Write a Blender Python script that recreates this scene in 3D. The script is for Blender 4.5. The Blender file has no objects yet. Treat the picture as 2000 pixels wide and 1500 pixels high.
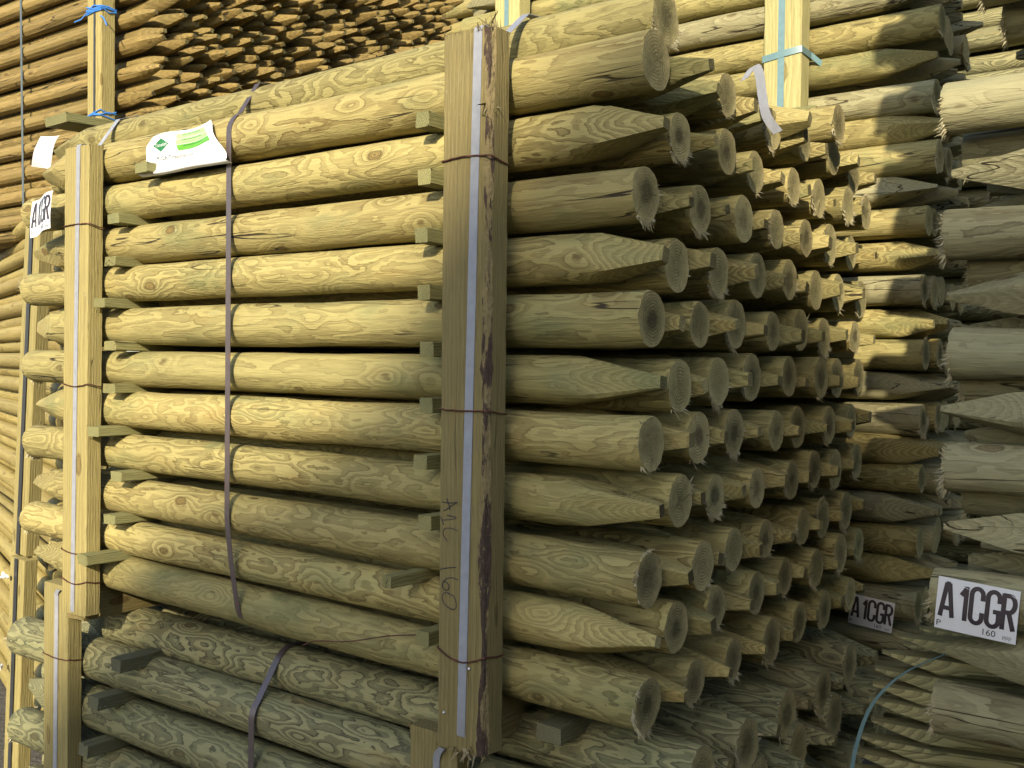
import bpy, bmesh, math, random
from mathutils import Vector, Matrix, noise as mnoise

C = bpy.context.scene.collection
R = random.Random(11)
H = 1.75                      # eye height above the yard
V = Vector

# ------------------------------------------------------------------ camera
cam_d = bpy.data.cameras.new('camera'); cam = bpy.data.objects.new('camera', cam_d); C.objects.link(cam)
cam_d.sensor_width = 36; cam_d.lens = 1958 / 2000 * 36; cam_d.clip_end = 500; cam_d.clip_start = .02
_A, _P, _R = .62595, .019655, .0113
_F = V((-math.sin(_A) * math.cos(_P), math.cos(_A) * math.cos(_P), -math.sin(_P)))
_X = V((math.cos(_A), math.sin(_A), 0)); _U = _X.cross(_F)
_r = _X * math.cos(_R) + _U * math.sin(_R); _u = _U * math.cos(_R) - _X * math.sin(_R)
m = Matrix((_r, _u, -_F)).transposed().to_4x4(); m.translation = V((0, 0, H)); cam.matrix_world = m
bpy.context.scene.camera = cam

# ------------------------------------------------------------------ sky, sun, exposure
TOSUN = V((.42, -1, .50)).normalized()
EL = math.asin(TOSUN.z)
w = bpy.data.worlds.new('World'); bpy.context.scene.world = w; w.use_nodes = True
nt = w.node_tree; bg = nt.nodes['Background']
sky = nt.nodes.new('ShaderNodeTexSky'); sky.sky_type = 'NISHITA'; sky.sun_disc = False
sky.sun_elevation = EL; sky.sun_rotation = math.atan2(.42, -1)
sky.dust_density = 1.2; sky.air_density = 1.0; sky.ozone_density = .8
nt.links.new(sky.outputs[0], bg.inputs[0]); bg.inputs[1].default_value = .15
sd = bpy.data.lights.new('sun', 'SUN'); sun = bpy.data.objects.new('sun', sd); C.objects.link(sun)
sd.energy = 4.1; sd.angle = math.radians(.9); sd.color = (1, .885, .69)
sun.rotation_euler = TOSUN.to_track_quat('Z', 'Y').to_euler(); sun.location = (4, -6, 9)
vs = bpy.context.scene.view_settings
vs.view_transform = 'Standard'; vs.look = 'None'; vs.gamma = 1; vs.use_curve_mapping = False
vs.exposure = 1.13

# ------------------------------------------------------------------ materials
class N:
    def __init__(s, name):
        s.m = bpy.data.materials.new(name); s.m.use_nodes = True; s.t = s.m.node_tree
        s.b = s.t.nodes['Principled BSDF']
        s.tc = s.t.nodes.new('ShaderNodeTexCoord').outputs['Object']
        s.rnd = s.t.nodes.new('ShaderNodeObjectInfo').outputs['Random']
    def lk(s, a, b):
        if isinstance(a, (int, float)): b.default_value = a
        elif isinstance(a, tuple): b.default_value = a if len(a) == len(b.default_value) else tuple(a) + (1,)
        else: s.t.links.new(a, b)
    def ma(s, op, a, b=0., c=0., clamp=False):
        n = s.t.nodes.new('ShaderNodeMath'); n.operation = op; n.use_clamp = clamp
        for i, v in enumerate((a, b, c)): s.lk(v, n.inputs[i])
        return n.outputs[0]
    def vm(s, op, a, b):
        n = s.t.nodes.new('ShaderNodeVectorMath'); n.operation = op
        s.lk(a, n.inputs[0]); s.lk(b, n.inputs[1]); return n.outputs[0]
    def noise(s, v, sc=1., det=2., rough=.5, w=None, dist=0.):
        n = s.t.nodes.new('ShaderNodeTexNoise'); n.noise_dimensions = '4D' if w is not None else '3D'
        s.lk(v, n.inputs['Vector']); n.inputs['Scale'].default_value = sc
        n.inputs['Detail'].default_value = det; n.inputs['Roughness'].default_value = rough; n.inputs['Distortion'].default_value = dist
        if w is not None: s.lk(w, n.inputs['W'])
        return n.outputs['Fac']
    def st(s, v, lo, hi):
        n = s.t.nodes.new('ShaderNodeMapRange'); n.interpolation_type = 'SMOOTHSTEP'
        s.lk(v, n.inputs[0]); s.lk(lo, n.inputs[1]); s.lk(hi, n.inputs[2]); return n.outputs[0]
    def mix(s, f, a, b):
        n = s.t.nodes.new('ShaderNodeMix'); n.data_type = 'RGBA'
        s.lk(f, n.inputs[0]); s.lk(a, n.inputs[6]); s.lk(b, n.inputs[7]); return n.outputs[2]
    def mul(s, a, f):
        n = s.t.nodes.new('ShaderNodeMix'); n.data_type = 'RGBA'; n.blend_type = 'MULTIPLY'; n.inputs[0].default_value = 1
        s.lk(a, n.inputs[6]); c = s.t.nodes.new('ShaderNodeCombineColor')
        for i in range(3): s.lk(f, c.inputs[i])
        s.lk(c.outputs[0], n.inputs[7]); return n.outputs[2]
    def bump(s, h, d, st=1.):
        n = s.t.nodes.new('ShaderNodeBump'); n.inputs['Strength'].default_value = st; n.inputs['Distance'].default_value = d
        s.lk(h, n.inputs['Height']); s.lk(n.outputs[0], s.b.inputs['Normal'])
    def out(s, col, rough=.7, spec=.25):
        s.lk(col, s.b.inputs['Base Color']); s.lk(rough, s.b.inputs['Roughness']); s.b.inputs['Specular IOR Level'].default_value = spec
        return s.m

def wood(name, light, dark, ringw=.0045, amp1=.042, amp2=.013, knots=1., tint=(.135, .160, .080), stain=.6, pith=(0, 0),
         fib=1., end=False, plain=.35, stretch=(4.2, 17, 17), warm=(.29, .185, .065), kscale=(4.8, 9.4, 9.4), rough=.72, crack=.25):
    s = N(name); P = s.tc; W = s.ma('MULTIPLY', s.rnd, 71.)
    sep = s.t.nodes.new('ShaderNodeSeparateXYZ'); s.lk(P, sep.inputs[0])
    y = s.ma('ADD', sep.outputs[1], pith[0]); z = s.ma('ADD', sep.outputs[2], pith[1])
    if not pith[0]:
        y = s.ma('ADD', y, s.ma('MULTIPLY', s.ma('SUBTRACT', s.rnd, .5), .012))
    r = s.ma('SQRT', s.ma('ADD', s.ma('MULTIPLY', y, y), s.ma('MULTIPLY', z, z)))
    n1 = s.noise(s.vm('MULTIPLY', P, stretch), 1, 1.6, .45, W)
    n2 = s.noise(s.vm('MULTIPLY', P, (12, 38, 38)), 1, 2.8, .55, W, .5)
    # knots
    cmb = s.t.nodes.new('ShaderNodeCombineXYZ')
    for i, k in enumerate((37., 11., 23.)): s.lk(s.ma('MULTIPLY', s.rnd, k), cmb.inputs[i])
    vo = s.t.nodes.new('ShaderNodeTexVoronoi'); vo.voronoi_dimensions = '3D'
    wob = s.vm('MULTIPLY', P, kscale)
    s.lk(s.vm('ADD', wob, cmb.outputs[0]), vo.inputs['Vector']); vo.inputs['Scale'].default_value = 1
    d = s.ma('ADD', vo.outputs['Distance'], s.ma('MULTIPLY', s.ma('SUBTRACT', n2, .5), .26))
    kb = s.ma('POWER', 2.718, s.ma('MULTIPLY', s.ma('MULTIPLY', d, d), -16.))
    v = s.ma('ADD', r, s.ma('MULTIPLY', s.ma('SUBTRACT', n1, .5), amp1))
    v = s.ma('ADD', v, s.ma('MULTIPLY', s.ma('SUBTRACT', n2, .5), amp2))
    v = s.ma('ADD', v, s.ma('MULTIPLY', kb, .013 * knots))
    v = s.ma('DIVIDE', v, ringw)
    fr = s.ma('FRACT', s.ma('ADD', v, 50.))
    late = s.ma('MULTIPLY', s.ma('ADD', s.ma('MULTIPLY', s.st(fr, .38, .50), .55), s.ma('MULTIPLY', s.st(fr, .74, .93), .45)), s.ma('SUBTRACT', 1., s.st(fr, .95, .995)))
    big = s.noise(s.vm('MULTIPLY', P, (2.2, 9, 9)), 1, 2., .5, s.ma('ADD', W, 9.))
    stren = s.ma('ADD', plain, s.ma('MULTIPLY', s.st(big, .34, .66), 1. - plain))
    fine = s.noise(s.vm('MULTIPLY', P, (14, 330, 330)), 1, 3., .6, W)
    speck = s.noise(P, 130, 3., .6)
    col = s.mix(s.ma('MULTIPLY', late, stren), light, dark)
    # greenish preservative bloom, brown warm patches, pale crusts
    g = s.noise(s.vm('MULTIPLY', P, (3.2, 8, 8)), 1, 3., .6, s.ma('ADD', W, 31.))
    col = s.mix(s.ma('MULTIPLY', s.st(g, .50, .74), stain), col, tint)
    wp = s.noise(s.vm('MULTIPLY', P, (4, 15, 15)), 1, 2., .55, s.ma('ADD', W, 57.))
    col = s.mix(s.ma('MULTIPLY', s.st(wp, .60, .78), .42), col, warm)
    cr = s.noise(s.vm('MULTIPLY', P, (7, 16, 16)), 1, 4., .7, s.ma('ADD', W, 17.))
    crust = s.ma('MULTIPLY', s.st(cr, .60, .72), s.st(speck, .50, .62))
    if not end: col = s.mix(s.ma('MULTIPLY', crust, .42), col, (.43, .45, .30))
    if knots > 0:
        core = s.ma('SUBTRACT', 1., s.st(d, .085, .13)); ring = s.ma('MULTIPLY', core, s.st(d, .055, .10))
        kn = s.ma('FRACT', s.ma('MULTIPLY', d, 34.))
        kc = s.mix(s.st(kn, .3, .9), (light[0] * .62, light[1] * .5, light[2] * .38), (dark[0] * .62, dark[1] * .5, dark[2] * .42))
        col = s.mix(s.ma('MULTIPLY', core, .85), col, kc)
        col = s.mix(s.ma('MULTIPLY', ring, .6), col, (dark[0] * .4, dark[1] * .36, dark[2] * .34))
    # one pole differs from the next
    col = s.mul(col, s.ma('ADD', .87, s.ma('MULTIPLY', s.ma('FRACT', s.ma('MULTIPLY', s.rnd, 7.31)), .25)))
    col = s.mix(s.ma('MULTIPLY', s.ma('FRACT', s.ma('MULTIPLY', s.rnd, 13.7)), .26), col, tint)
    col = s.mul(col, s.ma('ADD', .66, s.ma('MULTIPLY', fine, .70)))
    cn = s.noise(s.vm('MULTIPLY', P, (1.6, 26, 26)), 1, 2.5, .5, s.ma('ADD', W, 41.))
    ck = s.ma('SUBTRACT', 1., s.st(s.ma('ABSOLUTE', s.ma('SUBTRACT', cn, .5)), .003, .013))
    ck = s.ma('MULTIPLY', ck, s.st(s.noise(s.vm('MULTIPLY', P, (2.2, 11, 11)), 1, 2., .5, s.ma('ADD', W, 77.)), .62 - .14 * crack, .70 - .14 * crack))
    if not end: col = s.mix(s.ma('MULTIPLY', ck, min(1., .35 + crack)), col, (.045, .032, .018))
    tn = s.t.nodes.new('ShaderNodeMix'); tn.data_type = 'RGBA'; tn.blend_type = 'MULTIPLY'; tn.inputs[0].default_value = 1; s.lk(col, tn.inputs[6]); s.lk((.785, .790, .655), tn.inputs[7]); col = tn.outputs[2]
    if end:
        heart = s.ma('SUBTRACT', 1., s.st(s.ma('ADD', r, s.ma('MULTIPLY', s.ma('SUBTRACT', big, .5), .04)), .012, .030))
        rn = s.noise(s.vm('MULTIPLY', P, (20, 55, 55)), 1, 4., .65, W)
        col = s.mix(s.ma('MULTIPLY', heart, s.ma('MULTIPLY', s.ma('FRACT', s.ma('MULTIPLY', s.rnd, 5.7)), .75)), col, (.045, .036, .022))
        an = s.ma('ARCTAN2', y, z); ck = s.noise(s.ma('ADD', s.ma('MULTIPLY', an, 1.0), 0.), 1, 1., .5) if False else s.noise(s.vm('MULTIPLY', P, (3, 8, 8)), 1, 1., .5, s.ma('ADD', W, 5.))
        crk = s.ma('SUBTRACT', 1., s.st(s.ma('ABSOLUTE', s.ma('SUBTRACT', s.ma('FRACT', s.ma('ADD', s.ma('MULTIPLY', an, .159 * 3), s.ma('MULTIPLY', ck, .9))), .5)), .006, .022))
        crk = s.ma('MULTIPLY', crk, s.st(s.noise(s.vm('MULTIPLY', P, (5, 30, 30)), 1, 1., .5, W), .50, .60))
        col = s.mix(s.ma('MULTIPLY', crk, .8), col, (.02, .016, .010))
        col = s.mul(col, s.ma('ADD', .72, s.ma('MULTIPLY', s.ma('FRACT', s.ma('MULTIPLY', s.rnd, 3.37)), .62)))
        saw = s.noise(s.vm('MULTIPLY', P, (5, 25, 700)), 1, 2., .5, W)
        col = s.mul(col, s.ma('ADD', .8, s.ma('MULTIPLY', saw, .4)))
        col = s.mix(s.ma('MULTIPLY', s.st(r, .030, .048), .35), col, (light[0] * 1.2, light[1] * 1.15, light[2]))
        col = s.mul(col, s.ma('ADD', .45, s.ma('MULTIPLY', rn, 1.1)))
        pore = s.noise(s.vm('MULTIPLY', P, (60, 420, 420)), 1, 3., .7)
        col = s.mul(col, s.ma('ADD', .55, s.ma('MULTIPLY', pore, .85)))
        s.bump(s.ma('ADD', s.ma('MULTIPLY', late, .7), s.ma('MULTIPLY', pore, 1.6)), .0022, 1.)
        return s.out(col, .9, .1)
    h = s.ma('ADD', s.ma('MULTIPLY', fine, .8 * fib), s.ma('MULTIPLY', late, -.30))
    h = s.ma('ADD', h, s.ma('MULTIPLY', cr, 1.1))
    h = s.ma('ADD', h, s.ma('MULTIPLY', crust, .5))
    h = s.ma('ADD', h, s.ma('MULTIPLY', ck, -1.2))
    s.bump(h, .0030, .9)
    return s.out(col, s.ma('ADD', rough - .1, s.ma('MULTIPLY', big, .25)), .25)

def plainmat(name, col, rough=.5, metal=0., spec=.4, var=.15, sc=40., bump=0.):
    s = N(name); n = s.noise(s.tc, sc, 3.)
    c = s.mul(col, s.ma('ADD', 1 - var / 2, s.ma('MULTIPLY', s.ma('SUBTRACT', n, .5), var * 2)))
    s.b.inputs['Metallic'].default_value = metal
    if bump: s.bump(n, bump)
    return s.out(c, rough, spec)

M = {}
M['post'] = wood('peeled_pine', (.400, .328, .148), (.160, .112, .042), plain=.5)
M['post2'] = wood('peeled_pine_straight', (.385, .318, .145), (.190, .136, .054), amp1=.030, amp2=.008, stretch=(1.7, 20, 20), plain=.3, crack=.7, tint=(.15, .175, .09))
M['post_end'] = wood('post_end_grain', (.44, .375, .215), (.150, .122, .065), ringw=.0058, amp1=.016, amp2=.008, knots=0, end=True, stain=.15)
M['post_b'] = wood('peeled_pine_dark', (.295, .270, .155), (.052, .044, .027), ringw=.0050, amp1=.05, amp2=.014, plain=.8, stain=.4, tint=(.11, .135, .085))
M['post_r'] = wood('peeled_pine_pale', (.335, .300, .190), (.185, .155, .090), ringw=.0056, amp1=.020, stain=.45, tint=(.20, .215, .150), plain=.25, crack=1.0, warm=(.26, .18, .09))
M['fibre'] = plainmat('torn_fibre', (.42, .37, .22), .9, var=.4)
M['stake'] = wood('brown_stake', (.285, .200, .078), (.155, .104, .038), ringw=.006, amp1=.014, amp2=.004, knots=.5, tint=(.145, .128, .058), stain=.5, plain=.3, kscale=(7, 17, 17), stretch=(1.6, 16, 16), rough=.62, crack=.8)
M['stake_end'] = wood('stake_end_grain', (.30, .245, .125), (.16, .12, .055), ringw=.004, amp1=.01, knots=0, end=True, stain=.3)
M['rail'] = wood('yellow_rail', (.36, .275, .100), (.235, .165, .055), ringw=.006, amp1=.014, amp2=.004, knots=.5, tint=(.25, .225, .095), stain=.5, plain=.3, kscale=(7, 15, 15), stretch=(1.4, 12, 12), rough=.62)
M['sawn'] = wood('sawn_pine', (.345, .282, .128), (.25, .192, .080), ringw=.009, amp1=.022, amp2=.006, knots=.5, pith=(.07, .05), stain=.25, tint=(.26, .235, .115), plain=.5, stretch=(1.0, 9, 9), kscale=(3.5, 9, 9), fib=1.6)
M['sawn_dark'] = wood('sawn_pine_brown', (.265, .205, .095), (.185, .138, .060), ringw=.008, amp1=.026, amp2=.007, knots=.5, pith=(.07, .05), stain=.4, tint=(.165, .150, .075), plain=.5, stretch=(1.0, 9, 9), kscale=(3.0, 9, 9), fib=1.9)
M['sawn_pale'] = wood('sawn_pine_pale', (.45, .40, .21), (.33, .28, .13), ringw=.009, amp1=.035, amp2=.006, knots=.6, pith=(.07, .05), stain=.2, tint=(.33, .33, .18), plain=.5, stretch=(1.0, 9, 9), kscale=(3.5, 9, 9))
M['batten'] = wood('green_batten', (.27, .245, .115), (.16, .14, .062), ringw=.005, amp1=.008, knots=0, pith=(.05, .03), stain=.6, tint=(.17, .19, .11), plain=.5)
M['batten_wet'] = wood('wet_grey_batten', (.16, .15, .095), (.09, .085, .055), ringw=.005, amp1=.008, knots=0, pith=(.05, .03), stain=.6, tint=(.09, .105, .08), plain=.5)
M['half'] = wood('half_round_pine', (.40, .365, .205), (.15, .125, .065), ringw=.0062, amp1=.010, amp2=.003, knots=.6, stain=.3, tint=(.17, .19, .12), plain=.75)
M['bark'] = plainmat('bark', (.085, .055, .04), .9, var=.9, sc=60, bump=.006)
M['cambium'] = plainmat('torn_inner_bark', (.30, .24, .12), .85, var=.6, sc=90, bump=.004)
s = N('waney_bark'); n = s.noise(s.vm('MULTIPLY', s.tc, (9, 60, 60)), 1, 4., .65); n2 = s.noise(s.tc, 90, 4., .7)
c = s.mix(s.st(n, .47, .53), (.185, .145, .07), (.055, .038, .028)); c = s.mix(s.ma('MULTIPLY', s.st(n2, .62, .70), .5), c, (.19, .17, .09))
c = s.mul(c, s.ma('ADD', .4, s.ma('MULTIPLY', n2, 1.2))); s.bump(s.ma('ADD', s.ma('MULTIPLY', n, 2.), n2), .006); M['wane'] = s.out(c, .9, .15)
M['wire'] = plainmat('rusty_wire', (.16, .065, .04), .6, .5, var=.7, sc=120)
M['paper'] = plainmat('white_paper', (.60, .60, .60), .45, var=.04)
M['ink'] = plainmat('black_ink', (.035, .025, .03), .4)
M['greyink'] = plainmat('grey_ink', (.16, .16, .16), .5)
M['pencil'] = plainmat('marker_ink', (.03, .025, .025), .6)
M['green'] = plainmat('green_print', (.015, .14, .035), .45)
M['lime'] = plainmat('lime_print', (.10, .32, .03), .45)
M['lime2'] = plainmat('pale_lime_print', (.28, .42, .18), .45)
M['blue'] = plainmat('blue_twine', (.05, .20, .55), .45)
M['white'] = plainmat('white_string', (.75, .72, .66), .6)
M['steel'] = plainmat('galvanised_nail', (.5, .5, .5), .4, .9)

def strapmat(name, col, rough, metal, weave=0., rust=0.):
    s = N(name)
    n = s.noise(s.tc, 60, 3.); c = s.mul(col, s.ma('ADD', .8, s.ma('MULTIPLY', n, .4)))
    if rust:
        n2 = s.noise(s.tc, 55, 4., .7); c = s.mix(s.st(n2, .62, .70), c, (.26, .09, .045))
    if weave:
        wv = s.t.nodes.new('ShaderNodeTexWave'); wv.bands_direction = 'Z'; wv.inputs['Scale'].default_value = 150; s.lk(s.tc, wv.inputs[0])
        w2 = s.t.nodes.new('ShaderNodeTexWave'); w2.bands_direction = 'X'; w2.inputs['Scale'].default_value = 260; s.lk(s.tc, w2.inputs[0])
        h = s.ma('ADD', wv.outputs[1], w2.outputs[1]); c = s.mul(c, s.ma('ADD', .88, s.ma('MULTIPLY', h, .10))); s.bump(h, .0006)
    s.b.inputs['Metallic'].default_value = metal
    return s.out(c, rough, .5)
M['strap_silver'] = strapmat('woven_silver_strap', (.36, .37, .40), .45, .25, weave=1)
M['strap_steel'] = strapmat('violet_steel_strap', (.135, .108, .105), .38, .6, rust=1)
M['strap_turq'] = strapmat('turquoise_strap', (.11, .19, .20), .4, 0)
M['strap_black'] = strapmat('black_strap', (.035, .037, .04), .4, .2)
M['strap_grey'] = strapmat('dark_grey_strap', (.085, .10, .10), .4, .1)

# ------------------------------------------------------------------ helpers
def tag(o, label=None, cat=None, group=None, kind=None):
    if label: o['label'] = label
    if cat: o['category'] = cat
    if group: o['group'] = group
    if kind: o['kind'] = kind
    return o
def link(name, me, parent=None):
    o = bpy.data.objects.new(name, me); C.objects.link(o)
    if parent is not None: o.parent = parent
    return o
def finish(me, mats, sharp=32):
    for mt in mats: me.materials.append(mt)
    for p in me.polygons: p.use_smooth = True
    me.set_sharp_from_angle(angle=math.radians(sharp)); me.update(); return me
def frame(A, B, roll=0.):
    """matrix whose x axis runs from A to B, z roughly up"""
    A = V(A); B = V(B); x = (B - A).normalized()
    up = V((0, 0, 1)) if abs(x.z) < .8 else V((0, -1, 0))
    y = up.cross(x).normalized(); z = x.cross(y)
    m = Matrix((x, y, z)).transposed().to_4x4() @ Matrix.Rotation(roll, 4, 'X')
    m.translation = (A + B) / 2; return m
def wz(p): return V((p[0], p[1], p[2] + H))
ORD = ['first', 'second', 'third', 'fourth', 'fifth', 'sixth', 'seventh', 'eighth', 'ninth', 'tenth', 'eleventh', 'twelfth', 'thirteenth', 'fourteenth', 'fifteenth',
       'sixteenth', 'seventeenth', 'eighteenth', 'nineteenth', 'twentieth'] + ['twenty-' + a for a in ('first', 'second', 'third', 'fourth', 'fifth', 'sixth', 'seventh', 'eighth', 'ninth')] + ['thirtieth', 'thirty-first', 'thirty-second', 'thirty-third', 'thirty-fourth']

def pole_mesh(name, L, r, seed, mats, sides=28, tip=.19, tipw=.012, fray=50, bumps=.0016, one_sided=False):
    """round pole along x: sawn blunt end at +L/2, four-sided point at -L/2"""
    q = random.Random(seed); vs_, fs, mi = [], [], []
    nt_ = 11; xs = [-L / 2 + tip * 1.25 * (i / nt_) for i in range(nt_ + 1)]
    nb = 26; xs += [-L / 2 + tip * 1.25 + (L - tip * 1.25 - .012) * (i / nb) for i in range(1, nb + 1)]
    xs += [L / 2 - .003, L / 2]
    phi0 = math.pi / 4 * 0
    fac = []
    for k in range(4):
        ph = phi0 + k * math.pi / 2 + q.uniform(-.06, .06); ln = tip * q.uniform(.82, 1.2); tw = tipw * q.uniform(.8, 1.3)
        if one_sided: tw, ln = [(tipw, tip * 1.1), (.9 * r, tip), (.9 * r, tip), (tipw * 2, tip)][k]
        fac.append((ph, ln, tw))
    ox, oy = q.uniform(-50, 50), q.uniform(-50, 50)
    bend = q.uniform(-.008, .008); bendz = q.uniform(-.005, .005)
    def cen(x):
        t = x / (L / 2); return bend * (1 - t * t), bendz * (1 - t * t)
    for i, x in enumerate(xs):
        cy, cz = cen(x); last = i == len(xs) - 1
        for j in range(sides):
            a = 2 * math.pi * j / sides
            rr = r * (1 + .02 * x / L) + bumps * 2.2 * mnoise.noise(V((x * 3 + ox, math.cos(a) * 1.2 + oy, math.sin(a) * 1.2))) \
                + bumps * 1.2 * mnoise.noise(V((x * 14 + oy, math.cos(a) * 2 + ox, math.sin(a) * 2)))
            if last: rr *= .975
            for ph, ln, tw in fac:
                c = math.cos(a - ph)
                if c > .05:
                    dk = tw + (x + L / 2) / ln * (r - tw) * 1.06
                    rr = min(rr, dk / c)
            dx = q.uniform(-.0012, .0012) if last else 0
            vs_.append((x + dx, cy + rr * math.cos(a), cz + rr * math.sin(a)))
    for i in range(len(xs) - 1):
        for j in range(sides):
            k = (j + 1) % sides
            fs.append((i * sides + j, i * sides + k, (i + 1) * sides + k, (i + 1) * sides + j)); mi.append(0)
    # blunt end: two inner rings of torn grain, then a centre
    base = (len(xs) - 1) * sides; prev = [base + j for j in range(sides)]
    for f in (.68, .34):
        n0 = len(vs_)
        for j in range(sides):
            p = vs_[base + j]; vs_.append((L / 2 + q.uniform(-.002, .0015), p[1] * f, p[2] * f))
        for j in range(sides):
            k = (j + 1) % sides; fs.append((prev[j], prev[k], n0 + k, n0 + j)); mi.append(1)
        prev = [n0 + j for j in range(sides)]
    c0 = len(vs_); vs_.append((L / 2, 0, 0))
    for j in range(sides): fs.append((prev[j], prev[(j + 1) % sides], c0)); mi.append(1)
    c1 = len(vs_); vs_.append((-L / 2 + q.uniform(-.004, .002), cen(-L / 2)[0], cen(-L / 2)[1]))
    for j in range(sides): fs.append(((j + 1) % sides, j, c1)); mi.append(1)
    # torn fibres round part of the sawn rim
    ac = -math.pi / 2 + q.uniform(-1.1, 1.1); sp = q.uniform(1.0, 2.2)
    cl = [q.gauss(ac, sp * .55) for _ in range(7)]
    for _ in range(fray):
        a = q.gauss(q.choice(cl), .16); rr = r * q.uniform(.93, 1.02); l = q.uniform(.005, .013) * (1.9 if q.random() < .25 else 1)
        e = V((0, math.cos(a), math.sin(a))); t = V((0, -math.sin(a), math.cos(a)))
        b = V((L / 2 - q.uniform(0, .004), 0, 0)) + e * rr
        dv = (e * q.uniform(.4, 1) + V((q.uniform(.05, .9), 0, 0)) + t * q.uniform(-.6, .6)).normalized() * l
        wdt = q.uniform(.0007, .0018); n0 = len(vs_)
        vs_ += [tuple(b - t * wdt), tuple(b + t * wdt), tuple(b + dv), tuple(b - V((.004, 0, 0)))]
        fs += [(n0, n0 + 1, n0 + 2), (n0 + 1, n0 + 3, n0 + 2), (n0 + 3, n0, n0 + 2)]; mi += [2, 2, 2]
    me = bpy.data.meshes.new(name); me.from_pydata(vs_, [], fs)
    finish(me, mats)
    for p, k in zip(me.polygons, mi): p.material_index = k
    return me

def place(name, me, A, B, r, r0, roll=0., flip=False, L0=2.26):
    """A left end, B right end; flip puts the point at B"""
    A = wz(A); B = wz(B)
    mt = frame(B, A, roll) if flip else frame(A, B, roll)
    o = link(name, me); s = (B - A).length / L0
    o.matrix_world = mt @ Matrix.Diagonal((s, r / r0, r / r0, 1)); return o

def timber_mesh(name, L, wd, ht, seed, mats, rough=.0015, seg=24, chamfer=0., bark=False, splinter=6, endmat=0):
    """sawn length along x, width along y, height along z; chamfer = waney corner at (-y... +z) side"""
    q = random.Random(seed); vs_, fs, mi = [], [], []; e = .002
    def sec(x):
        pts = [(-wd / 2 + e, -ht / 2), (wd / 2 - e, -ht / 2), (wd / 2, -ht / 2 + e), (wd / 2, ht / 2 - e), (wd / 2 - e, ht / 2)]
        if chamfer:
            c = chamfer * (.8 + .7 * mnoise.noise(V((x * 5, seed, 0))) + .35 * mnoise.noise(V((x * 30, seed, 3))))
            pts += [(-wd / 2 + c * 1.1, ht / 2), (-wd / 2 + c * .45, ht / 2 - c * .28), (-wd / 2, ht / 2 - c)]
        else: pts += [(-wd / 2 + e, ht / 2), (-wd / 2, ht / 2 - e)]
        pts += [(-wd / 2, -ht / 2 + e)]
        return [(y + rough * mnoise.noise(V((x * 30, y * 40, seed + 7))), z + rough * mnoise.noise(V((x * 30, z * 40, seed)))) for y, z in pts]
    n = len(sec(0))
    for i in range(seg + 1):
        x = -L / 2 + L * i / seg
        for y, z in sec(x):
            dx = q.uniform(-.0025, .0025) if i in (0, seg) else 0
            vs_.append((x + dx, y, z))
    for i in range(seg):
        for j in range(n):
            k = (j + 1) % n; fs.append((i * n + j, i * n + k, (i + 1) * n + k, (i + 1) * n + j))
            x = -L / 2 + L * (i + .5) / seg
            if bark and chamfer and j in (5, 6):
                mi.append(2)
            else: mi.append(0)
    fs.append(tuple(range(n))[::-1]); mi.append(1); fs.append(tuple(seg * n + j for j in range(n))); mi.append(1)
    for _ in range(splinter * 2):
        sx = q.choice((-1, 1)); y = q.choice((-1, 1, q.uniform(-1, 1))) * wd / 2; z = q.choice((-1, 1)) * ht / 2
        b = V((sx * L / 2, y, z)); d = V((sx * q.uniform(.002, .010), q.uniform(-.004, .004), q.uniform(-.004, .004))); n0 = len(vs_)
        vs_ += [tuple(b + V((0, .0012, 0))), tuple(b - V((0, .0012, 0))), tuple(b + d), tuple(b + V((-sx * .006, 0, .0008)))]
        fs += [(n0, n0 + 1, n0 + 2), (n0 + 1, n0 + 3, n0 + 2), (n0 + 3, n0, n0 + 2)]; mi += [0, 0, 0]
    me = bpy.data.meshes.new(name); me.from_pydata(vs_, [], fs); finish(me, mats, 25)
    for p, k in zip(me.polygons, mi): p.material_index = k
    return me
def timber(name, A, B, wd, ht, mat, seed, label, cat, group=None, roll=0., endmat=None, **kw):
    A = wz(A); B = wz(B); L = (B - A).length
    me = timber_mesh(name, L, wd, ht, seed, [M[mat], M[endmat or mat], M['wane']], **kw)
    o = link(name, me); o.matrix_world = frame(A, B, roll); return tag(o, label, cat, group)

def ribbon_mesh(name, pts, wid, wdir, mat, thick=.0012):
    """flat strap through pts; wdir = direction of its width (a vector or one per point)"""
    P = [V(p) for p in pts]; vs_, fs = [], []
    for i, p in enumerate(P):
        wv = (V(wdir[i]) if isinstance(wdir[0], (tuple, Vector)) else V(wdir)).normalized()
        t = (P[min(i + 1, len(P) - 1)] - P[max(i - 1, 0)]).normalized(); nn = t.cross(wv).normalized()
        for sw, sn in ((-1, -1), (1, -1), (1, 1), (-1, 1)): vs_.append(tuple(p + wv * sw * wid / 2 + nn * sn * thick / 2))
    for i in range(len(P) - 1):
        for j in range(4):
            k = (j + 1) % 4; fs.append((i * 4 + j, i * 4 + k, i * 4 + 4 + k, i * 4 + 4 + j))
    fs += [(3, 2, 1, 0), tuple(len(vs_) - 4 + j for j in range(4))]
    me = bpy.data.meshes.new(name); me.from_pydata(vs_, [], fs); return finish(me, [mat], 40)
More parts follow.
